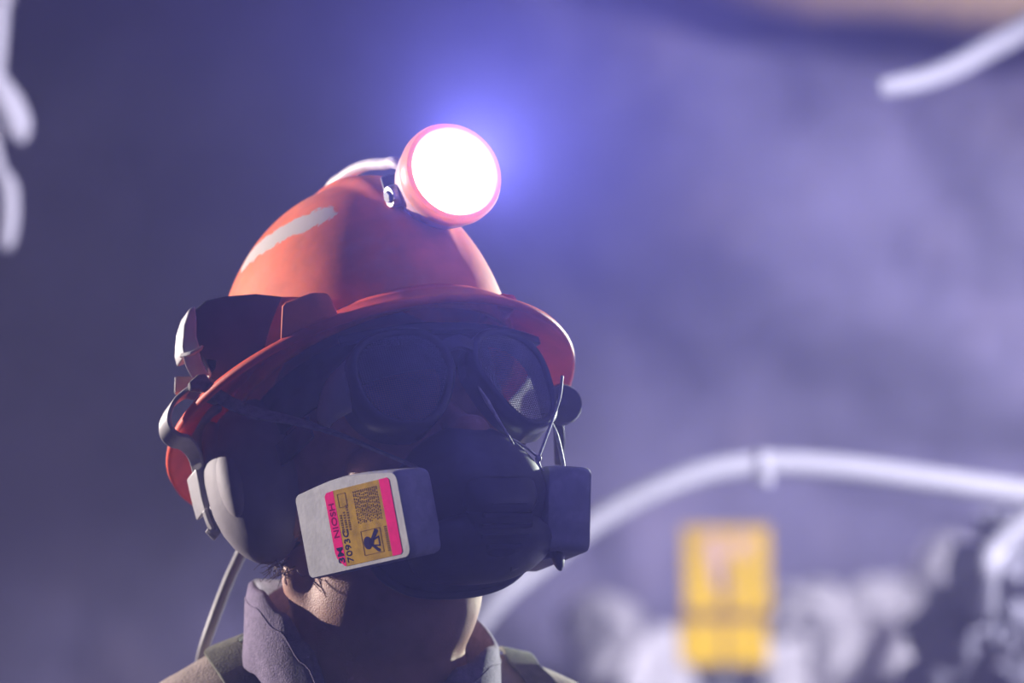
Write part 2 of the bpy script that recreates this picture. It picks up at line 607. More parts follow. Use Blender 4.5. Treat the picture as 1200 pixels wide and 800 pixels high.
Yb = -0.125
boss([at(326, 402, Yb), at(328, 358, Yb), at(333, 353, Yb), at(366, 341, Yb), at(372, 350, Yb), at(382, 374, Yb)], HX * 0.012)
prism('accessory_slot', [at(580, 360, -0.06), at(586, 342, -0.06), at(604, 344, -0.06), at(609, 356, -0.06), at(600, 366, -0.06)], HY * 0.03, M['brim'], hat, 0.002)
# head band and suspension inside the shell
V, F = [], []
for i in range(64):
    u = 2 * PI * i / 64
    for r, z in ((1.0, 0.012), (1.0, -0.022), (0.965, -0.022), (0.965, 0.012)):
        V.append(H(0.083 * r * math.sin(u), -0.104 * r * math.cos(u) - 0.002, z))
for i in range(64):
    for k in range(4):
        F.append((i * 4 + k, i * 4 + (k + 1) % 4, ((i + 1) % 64) * 4 + (k + 1) % 4, ((i + 1) % 64) * 4 + k))
obj('head_band', V, F, M['black_plastic'], hat)
# lamp bracket on the dome front
LAX = Vector((0.40, -0.86, 0.30)).normalized()              # where the lamp points
LC = H(0.016, -0.158, 0.0985)                               # centre of the lamp's front rim
LB = LC - LAX * 0.033
pd, pn = on_dome(505, 262)
fr = dome_pt(0.02, 0.62)
prism('lamp_bracket', [fr + HX * sx * 0.014 + HZ * sz * 0.016 - (LB - fr).normalized() * 0.006 for sx, sz in ((-1, -1), (1, -1), (1, 1), (-1, 1))],
      (LB - fr) * 0.8, M['black_plastic'], hat, 0.002)

# ------------------------------------------------------------------ cap lamp
lamp = thing('cap_lamp', 'round glowing cap lamp clipped to the front of the orange hard hat', 'headlamp', LB)
lathe('housing', [(0.0, -0.012), (0.017, -0.011), (0.025, -0.006), (0.031, 0.004), (0.0335, 0.014), (0.0345, 0.022), (0.0345, 0.030), (0.0325, 0.0305)],
      LB, LAX, M['housing'], lamp)
lathe('bezel', [(0.0350, 0.022), (0.0358, 0.025), (0.0358, 0.031), (0.0345, 0.0345), (0.0315, 0.0355), (0.0300, 0.0335), (0.0296, 0.028), (0.0296, 0.022)],
      LB, LAX, M['bezel'], lamp)
lathe('lens', [(0.0, 0.0338), (0.010, 0.0336), (0.020, 0.0329), (0.0292, 0.031), (0.0290, 0.020), (0.0, 0.020)], LB, LAX, M['lens'], lamp)
# side screw with its boss
sd = at(459, 229, -0.060)
sax = (sd - (LB + LAX * 0.006)).normalized()
k1 = lathe('side_screw', [(0.0, 0.0), (0.0078, 0.0), (0.0078, 0.006), (0.0070, 0.0075), (0.0, 0.0075)], LB + LAX * 0.004 + sax * 0.030, sax, M['metal'], lamp, 12)
lathe('screw_head', [(0.0, 0.0075), (0.0042, 0.0075), (0.0042, 0.0095), (0.0, 0.0095)], LB + LAX * 0.004 + sax * 0.030, sax, M['black_plastic'], k1, 6)
# lead over the crown, then down behind the hat to the belt
crown = [at(468, 193, -0.030), at(450, 192, -0.005), at(432, 193, 0.018), at(415, 199, 0.036), at(400, 209, 0.052), at(386, 222, 0.066)]
back = [dome_pt(PI, 0.97, 0.004), dome_pt(PI, 0.86, 0.004), dome_pt(PI, 0.62, 0.004), dome_pt(PI, 0.35, 0.004)]
tube('lead', [LB - LAX * 0.006] + crown + back + [H(-0.004, 0.166, 0.016)], 0.0042, M['cable_white'], lamp, 12)
tube('lead_tail', [H(-0.004, 0.168, 0.012), at(300, 600, 0.09), at(286, 640, 0.09), at(268, 680, 0.09), at(249, 730, 0.09), at(236, 772, 0.10), at(228, 830, 0.13),
                   Vector((-0.25, 0.19, 1.2)), Vector((-0.26, 0.17, 1.0))], 0.0041, M['cable_dark'], lamp, 12)
sp = spot('cap_lamp_beam', LB + LAX * 0.045, LB + LAX * 2, 125.0, (0.29, 0.30, 1.0), 120, 0.3, 0.012)

# ------------------------------------------------------------------ person
head_c = H(0, 0.004, -0.035)
geo = [ellipsoid_geo(head_c, HX * 0.076, HY * 0.095, HZ * 0.112, 40, 24),
       ellipsoid_geo(H(0, -0.030, -0.095), HX * 0.060, HY * 0.066, HZ * 0.060, 36, 20),       # jaw
       ellipsoid_geo(H(0, -0.072, -0.140), HX * 0.024, HY * 0.022, HZ * 0.020, 20, 12),       # chin
       ellipsoid_geo(H(0, -0.112, -0.080), HX * 0.015, HY * 0.018, HZ * 0.016, 20, 12),       # nose
       tube_geo([H(0, -0.092, -0.045), H(0, -0.104, -0.066), H(0, -0.112, -0.080)], [0.008, 0.010, 0.012], 12),
       tube_geo([H(-0.022, -0.094, -0.118), H(0, -0.101, -0.117), H(0.022, -0.094, -0.118)], [0.005, 0.008, 0.005], 10),
       tube_geo([H(-0.020, -0.093, -0.126), H(0, -0.099, -0.127), H(0.020, -0.093, -0.126)], [0.005, 0.008, 0.005], 10)]
for s in (-1, 1):
    geo.append(ellipsoid_geo(H(0.032 * s, -0.083, -0.052), HX * 0.015, HY * 0.011, HZ * 0.011, 18, 12))     # eye
    geo.append(tube_geo([H(0.014 * s, -0.094, -0.034), H(0.034 * s, -0.092, -0.029), H(0.054 * s, -0.076, -0.034)], [0.007, 0.008, 0.005], 10))
    geo.append(ellipsoid_geo(H(0.080 * s, 0.006, -0.062), HX * 0.009, HY * 0.018, HZ * 0.032, 18, 12))      # ear
    geo.append(ellipsoid_geo(H(0.046 * s, -0.062, -0.080), HX * 0.022, HY * 0.024, HZ * 0.022, 18, 12))     # cheek
NB0 = Vector((-0.0985, 0.0, 1.30))
geo.append(tube_geo([NB0, at(438, 800, -0.012), at(436, 740, -0.016), H(0, 0.030, -0.115), H(0, 0.03, -0.06)], [0.080, 0.066, 0.060, 0.062, 0.070], 32))
# sternomastoid cords and throat
geo.append(tube_geo([at(505, 830, -0.06), at(512, 760, -0.045), at(512, 690, -0.02), H(0.058, 0.02, -0.10)], [0.012, 0.013, 0.014, 0.012], 14))
geo.append(tube_geo([at(420, 830, -0.075), at(385, 740, -0.055), at(352, 680, -0.040), H(-0.062, 0.02, -0.09)], [0.012, 0.013, 0.014, 0.012], 14))
# torso, arms, hands, legs under the clothes
SHL, SHR = Vector((-0.285, 0.02, 1.262)), Vector((0.092, 0.10, 1.262))
BX = (SHR - SHL).normalized()
BYv = Vector((-BX.y, BX.x, 0)).normalized()               # backward
CH = Vector((-0.0985, 0.045, 1.18))
geo.append(ellipsoid_geo(CH, BX * 0.155, BYv * 0.095, Vector((0, 0, 0.17)), 32, 18))
geo.append(ellipsoid_geo(CH + Vector((0, 0, -0.28)), BX * 0.145, BYv * 0.095, Vector((0, 0, 0.22)), 32, 18))
HIPZ = 0.80
for s, SH in ((-1, SHL), (1, SHR)):
    EL = SH + BX * s * 0.05 + Vector((0, 0, -0.29)) + BYv * 0.02
    WR = EL + Vector((0, 0, -0.25)) - BYv * 0.05
    geo.append(tube_geo([CH + BX * s * 0.06 + Vector((0, 0, 0.13)), SH, EL, WR], [0.05, 0.055, 0.042, 0.028], 18))
    PALM = WR + Vector((0, 0, -0.055)) - BYv * 0.008
    geo.append(ellipsoid_geo(PALM, BX * 0.016, BYv * 0.040, Vector((0, 0, 0.052)), 18, 12))
    for q, (dy, ln) in enumerate(((-0.030, 0.072), (-0.010, 0.080), (0.011, 0.074), (0.030, 0.060))):
        f0 = PALM + BYv * dy + Vector((0, 0, -0.040))
        geo.append(tube_geo([f0, f0 + Vector((0, 0, -ln * 0.5)) - BX * s * 0.006, f0 + Vector((0, 0, -ln * 0.95)) - BX * s * 0.022], [0.009, 0.0085, 0.007], 10))
    geo.append(tube_geo([PALM - BYv * 0.032 + Vector((0, 0, 0.02)), PALM - BYv * 0.055 + Vector((0, 0, -0.015)), PALM - BYv * 0.060 + Vector((0, 0, -0.050)) - BX * s * 0.01], [0.012, 0.010, 0.008], 10))
    HIP = CH + BX * s * 0.085; HIP.z = HIPZ
    KN = HIP + BX * s * 0.015; KN.z = 0.44
    AN = KN + BYv * 0.02; AN.z = 0.09
    geo.append(tube_geo([HIP + Vector((0, 0, 0.06)), HIP, KN, AN], [0.085, 0.082, 0.055, 0.038], 18))
    geo.append(ellipsoid_geo(AN + Vector((0, 0, -0.055)) - BYv * 0.06, BX * 0.042, BYv * 0.12, Vector((0, 0, 0.034)), 20, 12))
Vb, Fb = remesh_union(geo, 0.0042, 4)
person = thing('person', 'person in dusty workwear with head tilted back, facing up to the right', 'person', (CH.x, CH.y, 0))
obj('body', Vb, Fb, M['skin'], person)

# hair tufts under the ear cup and nape
gs = []
for k in range(46):
    p = at(random.uniform(318, 352), random.uniform(650, 668), -0.052 + random.uniform(-0.01, 0.01))
    q = p + Vector((random.uniform(-0.009, 0.004), random.uniform(-0.006, 0.002), random.uniform(-0.008, 0.000)))
    q2 = q + Vector((random.uniform(-0.006, 0.004), -0.001, random.uniform(-0.006, 0.002)))
    gs.append(tube_geo([p, q, q2], [0.0004, 0.0003, 0.0002], 4, 3))
V, F = merge(gs)
hr = obj('hair', V, F, M['hair'], person); hr['kind'] = 'stuff'

# work shirt
geo = []
geo.append(tube_geo([Vector((-0.12, 0.05, 1.352)), Vector((-0.165, 0.032, 1.350)), Vector((-0.225, 0.025, 1.315)), SHL, SHL + Vector((-0.03, 0.0, -0.10)), SHL + BX * -0.05 + Vector((0, 0.0, -0.29)) + BYv * 0.02,
                     SHL + BX * -0.05 + Vector((0, 0, -0.53)) - BYv * 0.03], [0.035, 0.068, 0.068, 0.068, 0.066, 0.056, 0.045], 24))
geo.append(tube_geo([Vector((-0.07, 0.075, 1.350)), Vector((-0.022, 0.077, 1.337)), Vector((0.025, 0.082, 1.312)), SHR, SHR + Vector((0.03, 0.0, -0.10)), SHR + BX * 0.05 + Vector((0, 0, -0.29)) + BYv * 0.02,
                     SHR + BX * 0.05 + Vector((0, 0, -0.53)) - BYv * 0.03], [0.035, 0.065, 0.066, 0.066, 0.064, 0.056, 0.045], 24))
geo.append(ellipsoid_geo(CH + Vector((0, 0, -0.015)), BX * 0.185, BYv * 0.118, Vector((0, 0, 0.20)), 40, 22))
geo.append(ellipsoid_geo(CH + Vector((0, 0, -0.25)), BX * 0.168, BYv * 0.115, Vector((0, 0, 0.25)), 40, 22))
geo.append(ellipsoid_geo(Vector((-0.0985, 0.085, 1.315)), BX * 0.12, BYv * 0.06, Vector((0, 0, 0.10)), 30, 16))


def wrinkle(p, n):
    q = Vector((p.x * 7 + p.z * 9, p.y * 8, p.z * 16 - p.x * 10))
    return p + n * (noise.fractal(q, 1.0, 2.0, 3) * 0.0035 + abs(noise.noise(q * 0.8)) * -0.003)


Vs, Fs = remesh_union(geo, 0.006, 5, wrinkle)
obj('work_shirt', Vs, Fs, M['shirt'], person)
shirt_bvh = BVHTree.FromPolygons([tuple(v) for v in Vs], Fs)
# shoulder seam flap, a fold of cloth over the near shoulder
def on_shirt(px, py, lift=0.002):
    o = Vector((0, -D, ZC))
    d = (at(px, py, 0) - o).normalized()
    h = shirt_bvh.ray_cast(o, d)
    return h[0] + h[1] * lift if h[0] else at(px, py, -0.04)


# trousers and boots
geo = []
for s in (-1, 1):
    HIP = CH + BX * s * 0.085; HIP.z = HIPZ
    KN = HIP + BX * s * 0.015; KN.z = 0.44
    AN = KN + BYv * 0.02; AN.z = 0.12
    geo.append(tube_geo([HIP + Vector((0, 0, 0.14)), HIP, KN, AN], [0.105, 0.103, 0.078, 0.068], 22))
geo.append(ellipsoid_geo(Vector((CH.x, CH.y, 0.86)), BX * 0.172, BYv * 0.118, Vector((0, 0, 0.14)), 30, 16))
V, F = remesh_union(geo, 0.010, 4)
obj('trousers', V, F, M['trousers'], person)
for s in (-1, 1):
    AN = CH + BX * s * 0.10; AN.z = 0.10
    V, F = remesh_union([tube_geo([AN + Vector((0, 0, 0.12)), AN + Vector((0, 0, -0.06))], [0.060, 0.055], 18, 4),
                         ellipsoid_geo(AN + BYv * -0.05 + Vector((0, 0, -0.052)), BX * 0.055, BYv * 0.15, Vector((0, 0, 0.047)), 24, 14)], 0.008, 3)
    obj('boot', V, F, M['boot'], person)

# standing collar
def lerp_tab(tab, a):
    for (a0, v0), (a1, v1) in zip(tab[:-1], tab[1:]):
        if a <= a1:
            t = (a - a0) / (a1 - a0); t = max(0, min(1, t)); t = t * t * (3 - 2 * t)
            return v0 + (v1 - v0) * t
    return tab[-1][1]


ztop = [(-75, 1.355), (-60, 1.382), (-45, 1.400), (-20, 1.411), (0, 1.410), (40, 1.430), (90, 1.444), (135, 1.452), (180, 1.455), (205, 1.450), (225, 1.436), (240, 1.415), (255, 1.382), (272, 1.325)]
rtop = [(-75, 0.088), (-30, 0.088), (0, 0.086), (60, 0.078), (90, 0.074), (150, 0.076), (180, 0.080), (215, 0.079), (240, 0.077), (272, 0.088)]
cc = Vector((-0.0985, 0.0, 0))
V, F = [], []
na = 120
edge = []
for i in range(na + 1):
    a = -75 + (272 + 75) * i / na
    z, r = lerp_tab(ztop, a), lerp_tab(rtop, a)
    ar = math.radians(a)
    d = Vector((math.cos(ar), math.sin(ar), 0))
    wob = noise.noise(Vector((a * 0.03, 0.3, 0))) * 0.003
    ring = [(r - 0.006, -0.050), (r - 0.005, -0.020), (r - 0.003, -0.003), (r, 0.0005), (r + 0.0035, -0.002), (r + 0.0045 + wob, -0.015),
            (r + 0.005 + wob, -0.035), (r + 0.0055 + wob * 1.5, -0.056), (r + 0.004 + wob * 1.5, -0.0565), (r + 0.003, -0.035), (r + 0.0025, -0.014), (r - 0.0015, -0.012), (r - 0.0045, -0.048)]
    V += [cc + d * q + Vector((0, 0, z + h)) for q, h in ring]
    edge.append(cc + d * (r + 0.0042 + wob * 0.8) + Vector((0, 0, z - 0.012)))
nr = len(ring)
for i in range(na):
    for k in range(nr):
        F.append((i * nr + k, i * nr + (k + 1) % nr, (i + 1) * nr + (k + 1) % nr, (i + 1) * nr + k))
F.append(tuple(range(nr))); F.append(tuple(na * nr + k for k in range(nr)))
col = obj('collar', V, F, M['collar'], person)
tube('collar_stitching', edge, 0.0008, M['collar'], col, 6, 1)


# webbing straps over the shoulders, lying on the cloth
def strap_on(pts, width, n, over=4):
    o = Vector((0, -D, ZC))
    P, Nn = [], []
    for x, y in pts:
        d = (at(x, y, 0) - o).normalized()
        h = shirt_bvh.ray_cast(o, d)
        if h[0] is None: continue
        P.append(h[0] + h[1] * 0.003); Nn.append(h[1])
    if len(P) < 3: return
    # carry it over the top of the shoulder to the back
    back_dir = Vector((0, 1, 0))
    for k in range(over):
        q = P[0] + back_dir * 0.018 + Vector((0, 0, 0.0))
        h = shirt_bvh.find_nearest(q + Vector((0, 0, 0.02)))
        P.insert(0, h[0] + h[1] * 0.003); Nn.insert(0, h[1])
    W = []
    for i in range(len(P)):
        t = (P[min(i + 1, len(P) - 1)] - P[max(i - 1, 0)]).normalized()
        W.append(t.cross(Nn[i]).normalized() * width)
    return band(n, P, W, 0.003, M['webbing'], person, 8, 0.0008)


strap_on([(262, 762), (266, 768), (274, 780), (285, 797), (298, 816), (312, 840)], 0.026, 'shoulder_strap')
strap_on([(612, 782), (620, 790), (634, 806), (648, 830)], 0.024, 'shoulder_strap', 2)

# ------------------------------------------------------------------ ear defenders with strap hardware
mf = thing('ear_defenders', 'grey hat-mounted ear defenders with looped clip arm, cup beside the jaw', 'ear defenders', H(-0.11, 0.0, -0.05))


def cup(s, name='ear_cup'):
    c = H(s * 0.087, 0.024, -0.0375)
    ex, ey, ez = HX * s, HY, HZ
    V, F = [], []
    prof = [(-0.012, 0.86), (-0.010, 0.96), (-0.004, 1.0), (0.003, 0.985), (0.010, 0.93), (0.017, 0.84), (0.023, 0.72), (0.028, 0.57), (0.0315, 0.40), (0.0335, 0.22), (0.034, 0.0)]
    n = 56
    for h, q in prof:
        for k in range(n):
            a = 2 * PI * k / n
            e = 2 / 2.5
            cy = math.copysign(abs(math.cos(a)) ** e, math.cos(a)); cz = math.copysign(abs(math.sin(a)) ** e, math.sin(a))
            V.append(c + ex * h + ey * (cy * 0.039 * q) + ez * (cz * 0.058 * q) - ey * (0.010 * (1 - q)) * 0)
    for i in range(len(prof) - 1):
        for k in range(n):
            F.append((i * n + k, i * n + (k + 1) % n, (i + 1) * n + (k + 1) % n, (i + 1) * n + k))
    F.append(tuple(range(n)))
    o = obj(name, V, F, M['cup_grey'], mf)
    # cushion between cup and head
    V, F = [], []
    for j in range(12):
        b = 2 * PI * j / 12
        for k in range(n):
            a = 2 * PI * k / n
            rr = 0.86 + 0.10 * math.cos(b)
            V.append(c + ex * (-0.018 + 0.008 * math.sin(b)) + ey * (math.cos(a) * 0.038 * rr) + ez * (math.sin(a) * 0.055 * rr))
    for j in range(12):
        for k in range(n):
            F.append((j * n + k, j * n + (k + 1) % n, ((j + 1) % 12) * n + (k + 1) % n, ((j + 1) % 12) * n + k))
    obj('ear_cushion', V, F, M['black_plastic'], mf)
    return o


cr = cup(-1)
cup(1)
# ridge and recess details on the near cup
sh_ = Vector((0.011, 0.028, 0.0155))
HL = lambda x, y, z: H(Vector((x, y, z)) + sh_)
rg = [HL(-0.1225, -0.020, -0.004), HL(-0.125, -0.004, 0.000), HL(-0.1235, 0.010, -0.004), HL(-0.1245, 0.018, -0.016), HL(-0.1255, 0.020, -0.034), HL(-0.1265, 0.019, -0.05)]
tube('cup_rib', rg, [0.0035, 0.006, 0.006, 0.006, 0.005, 0.004], M['cup_grey'], cr, 12)
V, F = ellipsoid_geo(HL(-0.124, -0.006, -0.028), HX * 0.008, HY * 0.012, HZ * 0.020, 24, 14)
obj('cup_boss', V, F, M['cup_grey'], cr)
V, F = ellipsoid_geo(HL(-0.124, -0.016, -0.060), HX * 0.009, HY * 0.013, HZ * 0.026, 24, 14)
obj('cup_boss', V, F, M['cup_grey'], cr)

Yh = -0.060
BK = HY * 0.0175                                      # arm pieces are this deep, front to back
# adapter plate on the brim, its shaded front put into the dark colour
prism('adapter_plate', [at(229, 362, Yh), at(242, 351, Yh), at(264, 346, Yh), at(300, 343, Yh), at(345, 348, Yh), at(330, 404, Yh), at(290, 432, Yh), at(262, 452, Yh),
                        at(246, 440, Yh), at(236, 418, Yh), at(231, 400, Yh)], BK * 1.25, M['dark_plate'], mf, 0.0015)
# lit left end of the plate as a paler piece, with its catch
prism('plate_lit_end', [at(222, 361, Yh), at(229, 357, Yh), at(231, 372, Yh), at(231, 394, Yh), at(236, 410, Yh), at(217, 417, Yh), at(214, 405, Yh), at(216, 380, Yh)],
      BK * 0.9, M['clip_grey'], mf, 0.0012)
band('catch', [at(213, 417, Yh + 0.002), at(225, 414, Yh - 0.004), at(237, 407, Yh - 0.006)], Vector((0.001, 0, 0.003)), 0.004, M['clip_grey'], mf, 4, 0.0006)
# strap leaving the catch
band('strap_tab', [at(224, 414, Yh - 0.002), at(228, 428, Yh - 0.003), at(236, 442, Yh - 0.004)], [Vector((0.011, -0.002, 0.003))] * 3, 0.0025, M['clip_grey'], mf, 6, 0.0006)
prism('wedge_tab', [at(239, 419, Yh), at(255, 421, Yh), at(254, 432, Yh), at(246, 442, Yh), at(243, 430, Yh)], BK * 0.3, M['clip_grey'], mf, 0.0008)
Yc = -0.090
# crimp where strap, loop and web meet
prism('crimp', [at(222, 447, Yc), at(232, 438, Yc), at(241, 437, Yc), at(252, 452, Yc), at(262, 466, Yc), at(254, 472, Yc),
                at(243, 468, Yc), at(236, 456, Yc), at(224, 455, Yc)], BK * 0.25, M['strap'], mf, 0.001)
# looped clip arm, a flat bar bent in a question mark
loop = [(240, 454), (226, 453), (213, 461), (203, 473), (198, 487), (200, 500), (209, 509), (220, 512), (228, 519), (234, 531), (238, 546)]
loop_y = [-0.088, -0.084, -0.080, -0.076, -0.074, -0.072, -0.069, -0.064, -0.058, -0.051, -0.045]
band('clip_arm', [at(x, y, q) + BK * 0.4 for (x, y), q in zip(loop, loop_y)], BK * 0.95, 0.0032, M['clip_grey'], mf, 8, 0.0008)
band('stub_end', [at(205, 452, Yh + 0.03), at(222, 452, Yh + 0.03), at(244, 453, Yh + 0.03)], Vector((0, 0.004, 0.0115)), 0.006, M['clip_grey'], mf, 4, 0.001)
Yk = -0.042
# slider block and its forked prongs
prism('slider_plate', [at(229, 548, Yk), at(239, 543, Yk), at(240, 560, Yk), at(246, 577, Yk), at(252, 590, Yk), at(241, 598, Yk), at(236, 580, Yk)], BK * 0.95, M['clip_grey'], mf, 0.0012)
band('prong', [at(247, 594, Yk), at(252, 612, Yk), at(255, 620, Yk)], BK * 0.30, 0.003, M['clip_grey'], mf, 4, 0.0004)
band('prong', [at(240, 598, Yk), at(245, 612, Yk), at(249, 620, Yk)], BK * 0.25, 0.003, M['clip_grey'], mf, 4, 0.0004)
prism('prong_tip', [at(243, 619, Yk), at(259, 617, Yk), at(259, 624, Yk), at(254, 630, Yk)], BK * 0.3, M['clip_grey'], mf, 0.0006)
# far side fitting seen past the goggles
lathe('pivot_knob', [(0.0, -0.006), (0.013, -0.005), (0.0145, 0.0), (0.013, 0.006), (0.0, 0.007)], at(658, 474, 0.0), Vector((0.25, -1, 0.1)), M['dark_plate'], mf, 32)
prism('pivot_arm', [at(648, 485, 0.004), at(660, 490, 0.004), at(662, 516, 0.004), at(660, 545, 0.004), at(650, 545, 0.004)], Vector((0, 0.008, 0)), M['dark_plate'], mf, 0.001)

# ------------------------------------------------------------------ mesh goggles
gg = thing('mesh_goggles', 'black wire mesh goggles worn under the orange brim', 'goggles', H(0, -0.115, -0.047))


def gog(x, z, off=0.0):
    """point on the wrapped goggle face, x along the brow, z up"""
    y = -0.131 + 0.9 * x * x * (3.6 if abs(x) > 0.0 else 0) + off
    return H(x, y, z)


def lens_outline(s, k=1.0, n=48):
    pts = []
    for i in range(n):
        a = 2 * PI * i / n
        e = 2 / 2.6
        cx = math.copysign(abs(math.cos(a)) ** e, math.cos(a)); cz = math.copysign(abs(math.sin(a)) ** e, math.sin(a))
        w = 0.0320
        x = cx * w * k
        z = cz * (0.030 if cz > 0 else 0.036) * k
        z += -0.004 * (1 - abs(cx)) if cz < 0 else 0
        # inner lower corner cut away for the nose
        inner = max(0, -cx) if s > 0 else max(0, cx)
        if cz < 0: x += s * inner * (-cz) * 0.012
        pts.append((s * 0.0420 + x, -0.037 + z))
    return pts


for s in (-1, 1):
    o_ = lens_outline(s, 1.09); i_ = lens_outline(s, 0.92)
    n = len(o_)
    V, F = [], []
    for (xo, zo), (xi, zi) in zip(o_, i_):
        V += [gog(xo, zo, 0.022), gog(xo, zo, 0.001), gog((xo + xi) / 2, (zo + zi) / 2, -0.0025), gog(xi, zi, 0.0), gog(xi, zi, 0.006)]
    for k in range(n):
        for q in range(4):
            F.append((k * 5 + q, k * 5 + q + 1, ((k + 1) % n) * 5 + q + 1, ((k + 1) % n) * 5 + q))
    fr_ = obj('eyepiece_frame', V, F, M['frame_black'], gg)
    m_ = fr_.modifiers.new('solid', 'SOLIDIFY'); m_.thickness = 0.0012
    # woven wire lens
    poly = lens_outline(s, 0.95, 96)
    xs = [p[0] for p in poly]; zs = [p[1] for p in poly]

    def spans(val, axis):
        hits = []
        for (a, c) in zip(poly, poly[1:] + poly[:1]):
            u0, u1 = a[axis], c[axis]
            if (u0 - val) * (u1 - val) < 0:
                t = (val - u0) / (u1 - u0)
                hits.append(a[1 - axis] + (c[1 - axis] - a[1 - axis]) * t)
        return (min(hits), max(hits)) if len(hits) >= 2 else None
    geos = []
    pitch, wr = 0.00150, 0.00036
    v = min(zs) + pitch
    while v < max(zs):
        sp_ = spans(v, 1)
        if sp_:
            P = [gog(sp_[0] + (sp_[1] - sp_[0]) * t / 14, v, 0.002) for t in range(15)]
            geos.append(tube_geo(P, wr, 4, 0, False))
        v += pitch
    v = min(xs) + pitch
    while v < max(xs):
        sp_ = spans(v, 0)
        if sp_:
            P = [gog(v, sp_[0] + (sp_[1] - sp_[0]) * t / 4, 0.002) for t in range(5)]
            geos.append(tube_geo(P, wr, 4, 0, False))
        v += pitch
    V, F = merge(geos)
    ml = obj('wire_mesh', V, F, M['wire'], gg, False); ml['kind'] = 'stuff'
# nose bridge
band('nose_bridge', [gog(-0.012, -0.021, 0.002), gog(0, -0.018, 0.0), gog(0.012, -0.021, 0.002)], HZ * 0.010, 0.004, M['frame_black'], gg, 6, 0.0008)
# brow bar
band('brow_bar', [gog(x, -0.005, 0.004) for x in (-0.076, -0.055, -0.03, 0, 0.03, 0.055, 0.076)], HZ * 0.006, 0.006, M['frame_black'], gg, 6, 0.0008)
# pale side shields back to the temples
for s in (-1, 1):
    rows = []
    V, F = [], []
    for i in range(9):
        t = i / 8
        x = s * (0.0760 + 0.006 * math.sin(t * PI) + 0.002 * t)
        y = -0.109 + 0.050 * t
        hgt = (0.019 if s < 0 else 0.025) * (1 - 0.45 * t)
        for j in range(9):
            v = -1 + j / 4
            V.append(H(x - s * 0.004 * (v * v), y, -0.036 + v * hgt))
    for i in range(8):
        for j in range(8):
            F.append((i * 9 + j, i * 9 + j + 1, (i + 1) * 9 + j + 1, (i + 1) * 9 + j))
    sh = obj('side_shield', V, F, M['clear'], gg)
    m_ = sh.modifiers.new('solid', 'SOLIDIFY'); m_.thickness = 0.0012
    band('temple_strap', [H(s * 0.085, -0.060, -0.042), H(s * 0.086, -0.03, -0.040), H(s * 0.086, 0.0, -0.038), H(s * 0.07, 0.06, -0.036), H(s * 0.035, 0.096, -0.036), H(0, 0.104, -0.036)],
         HZ * 0.016, 0.002, M['black_plastic'], gg, 6)

# ------------------------------------------------------------------ half mask respirator
rs = thing('half_mask_respirator', 'dark half mask respirator with grey filter cartridge on each cheek', 'respirator', H(0, -0.10, -0.13))
# face piece: rings from the face seal forward
ringsV, F = [], []
n = 48
lay = [(-0.058, -0.0, 0.064, 0.064), (-0.074, 0.0, 0.063, 0.064), (-0.090, 0.0, 0.058, 0.062), (-0.108, 0.001, 0.050, 0.054), (-0.122, 0.0, 0.042, 0.046), (-0.132, -0.002, 0.034, 0.036), (-0.138, -0.004, 0.022, 0.024), (-0.140, -0.005, 0.0, 0.0)]
for y, dz, rx, rz in lay:
    for k in range(n):
        a = 2 * PI * k / n
        c_, s_ = math.cos(a), math.sin(a)
        e = 2 / 2.5
        x = math.copysign(abs(c_) ** e, c_) * rx
        z = math.copysign(abs(s_) ** e, s_) * rz
        if z > 0: x *= (1 - 0.55 * (z / 0.066) ** 1.5)          # narrows to the nose
        zz = -0.120 + dz + z * (0.60 if z < 0 else 0.95)
        yy = y + (0.018 * max(0, s_) if y > -0.1 else -0.0) * 0.2 + (0.02 * max(0, -s_))   # chin tucked back
        ringsV.append(H(x, yy, zz))
for i in range(len(lay) - 1):
    for k in range(n):
        F.append((i * n + k, i * n + (k + 1) % n, (i + 1) * n + (k + 1) % n, (i + 1) * n + k))
fp = obj('face_piece', ringsV, F, M['rubber'], rs)
subsurf(fp, 1)
# rolled seal edge
tube('face_seal', ringsV[:n] + [ringsV[0]], 0.0035, M['rubber'], rs, 8, 2)
# central housing, exhalation valve and grille
V, F = merge([ellipsoid_geo(H(0, -0.126, -0.124), HX * 0.027, HY * 0.012, HZ * 0.024, 40, 20, 3.2)])
obj('centre_housing', V, F, M['valve'], rs)
vd = (-HY * 0.75 - HZ * 0.65).normalized()
vc = H(0, -0.116, -0.145)
ev = lathe('exhalation_valve', [(0.0, -0.01), (0.023, -0.01), (0.024, 0.004), (0.022, 0.009), (0.016, 0.011), (0.0, 0.012)], vc, vd, M['valve'], rs, 40)
for k in range(5):
    a = -0.014 + k * 0.007
    hw = math.sqrt(0.019 ** 2 - a ** 2)
    up = vd.cross(HX).normalized()
    V, F = box_geo(vc + vd * 0.0125 + up * a, HX * hw, up * 0.0012, vd * 0.0012)
    obj('valve_rib', V, F, M['valve'], ev, False)
# lower chin skirt
V, F = ellipsoid_geo(H(0.0, -0.088, -0.150), HX * 0.050, HY * 0.036, HZ * 0.018, 40, 16, 2.4)
obj('chin_skirt', V, F, M['rubber'], rs)

# filter cartridges
nL = Vector((-0.9733, -0.139, -0.1826)).normalized()
e1L = Vector((0.0212, -0.1007, -0.0361)); e2L = Vector((0.0070, 0.0204, -0.0529))
e1n, e2n = e1L.normalized(), e2L.normalized()
W1, W2 = e1L.length, e2L.length
CL = Vector((-0.0809, -0.0717, -0.1227))
CN = {}


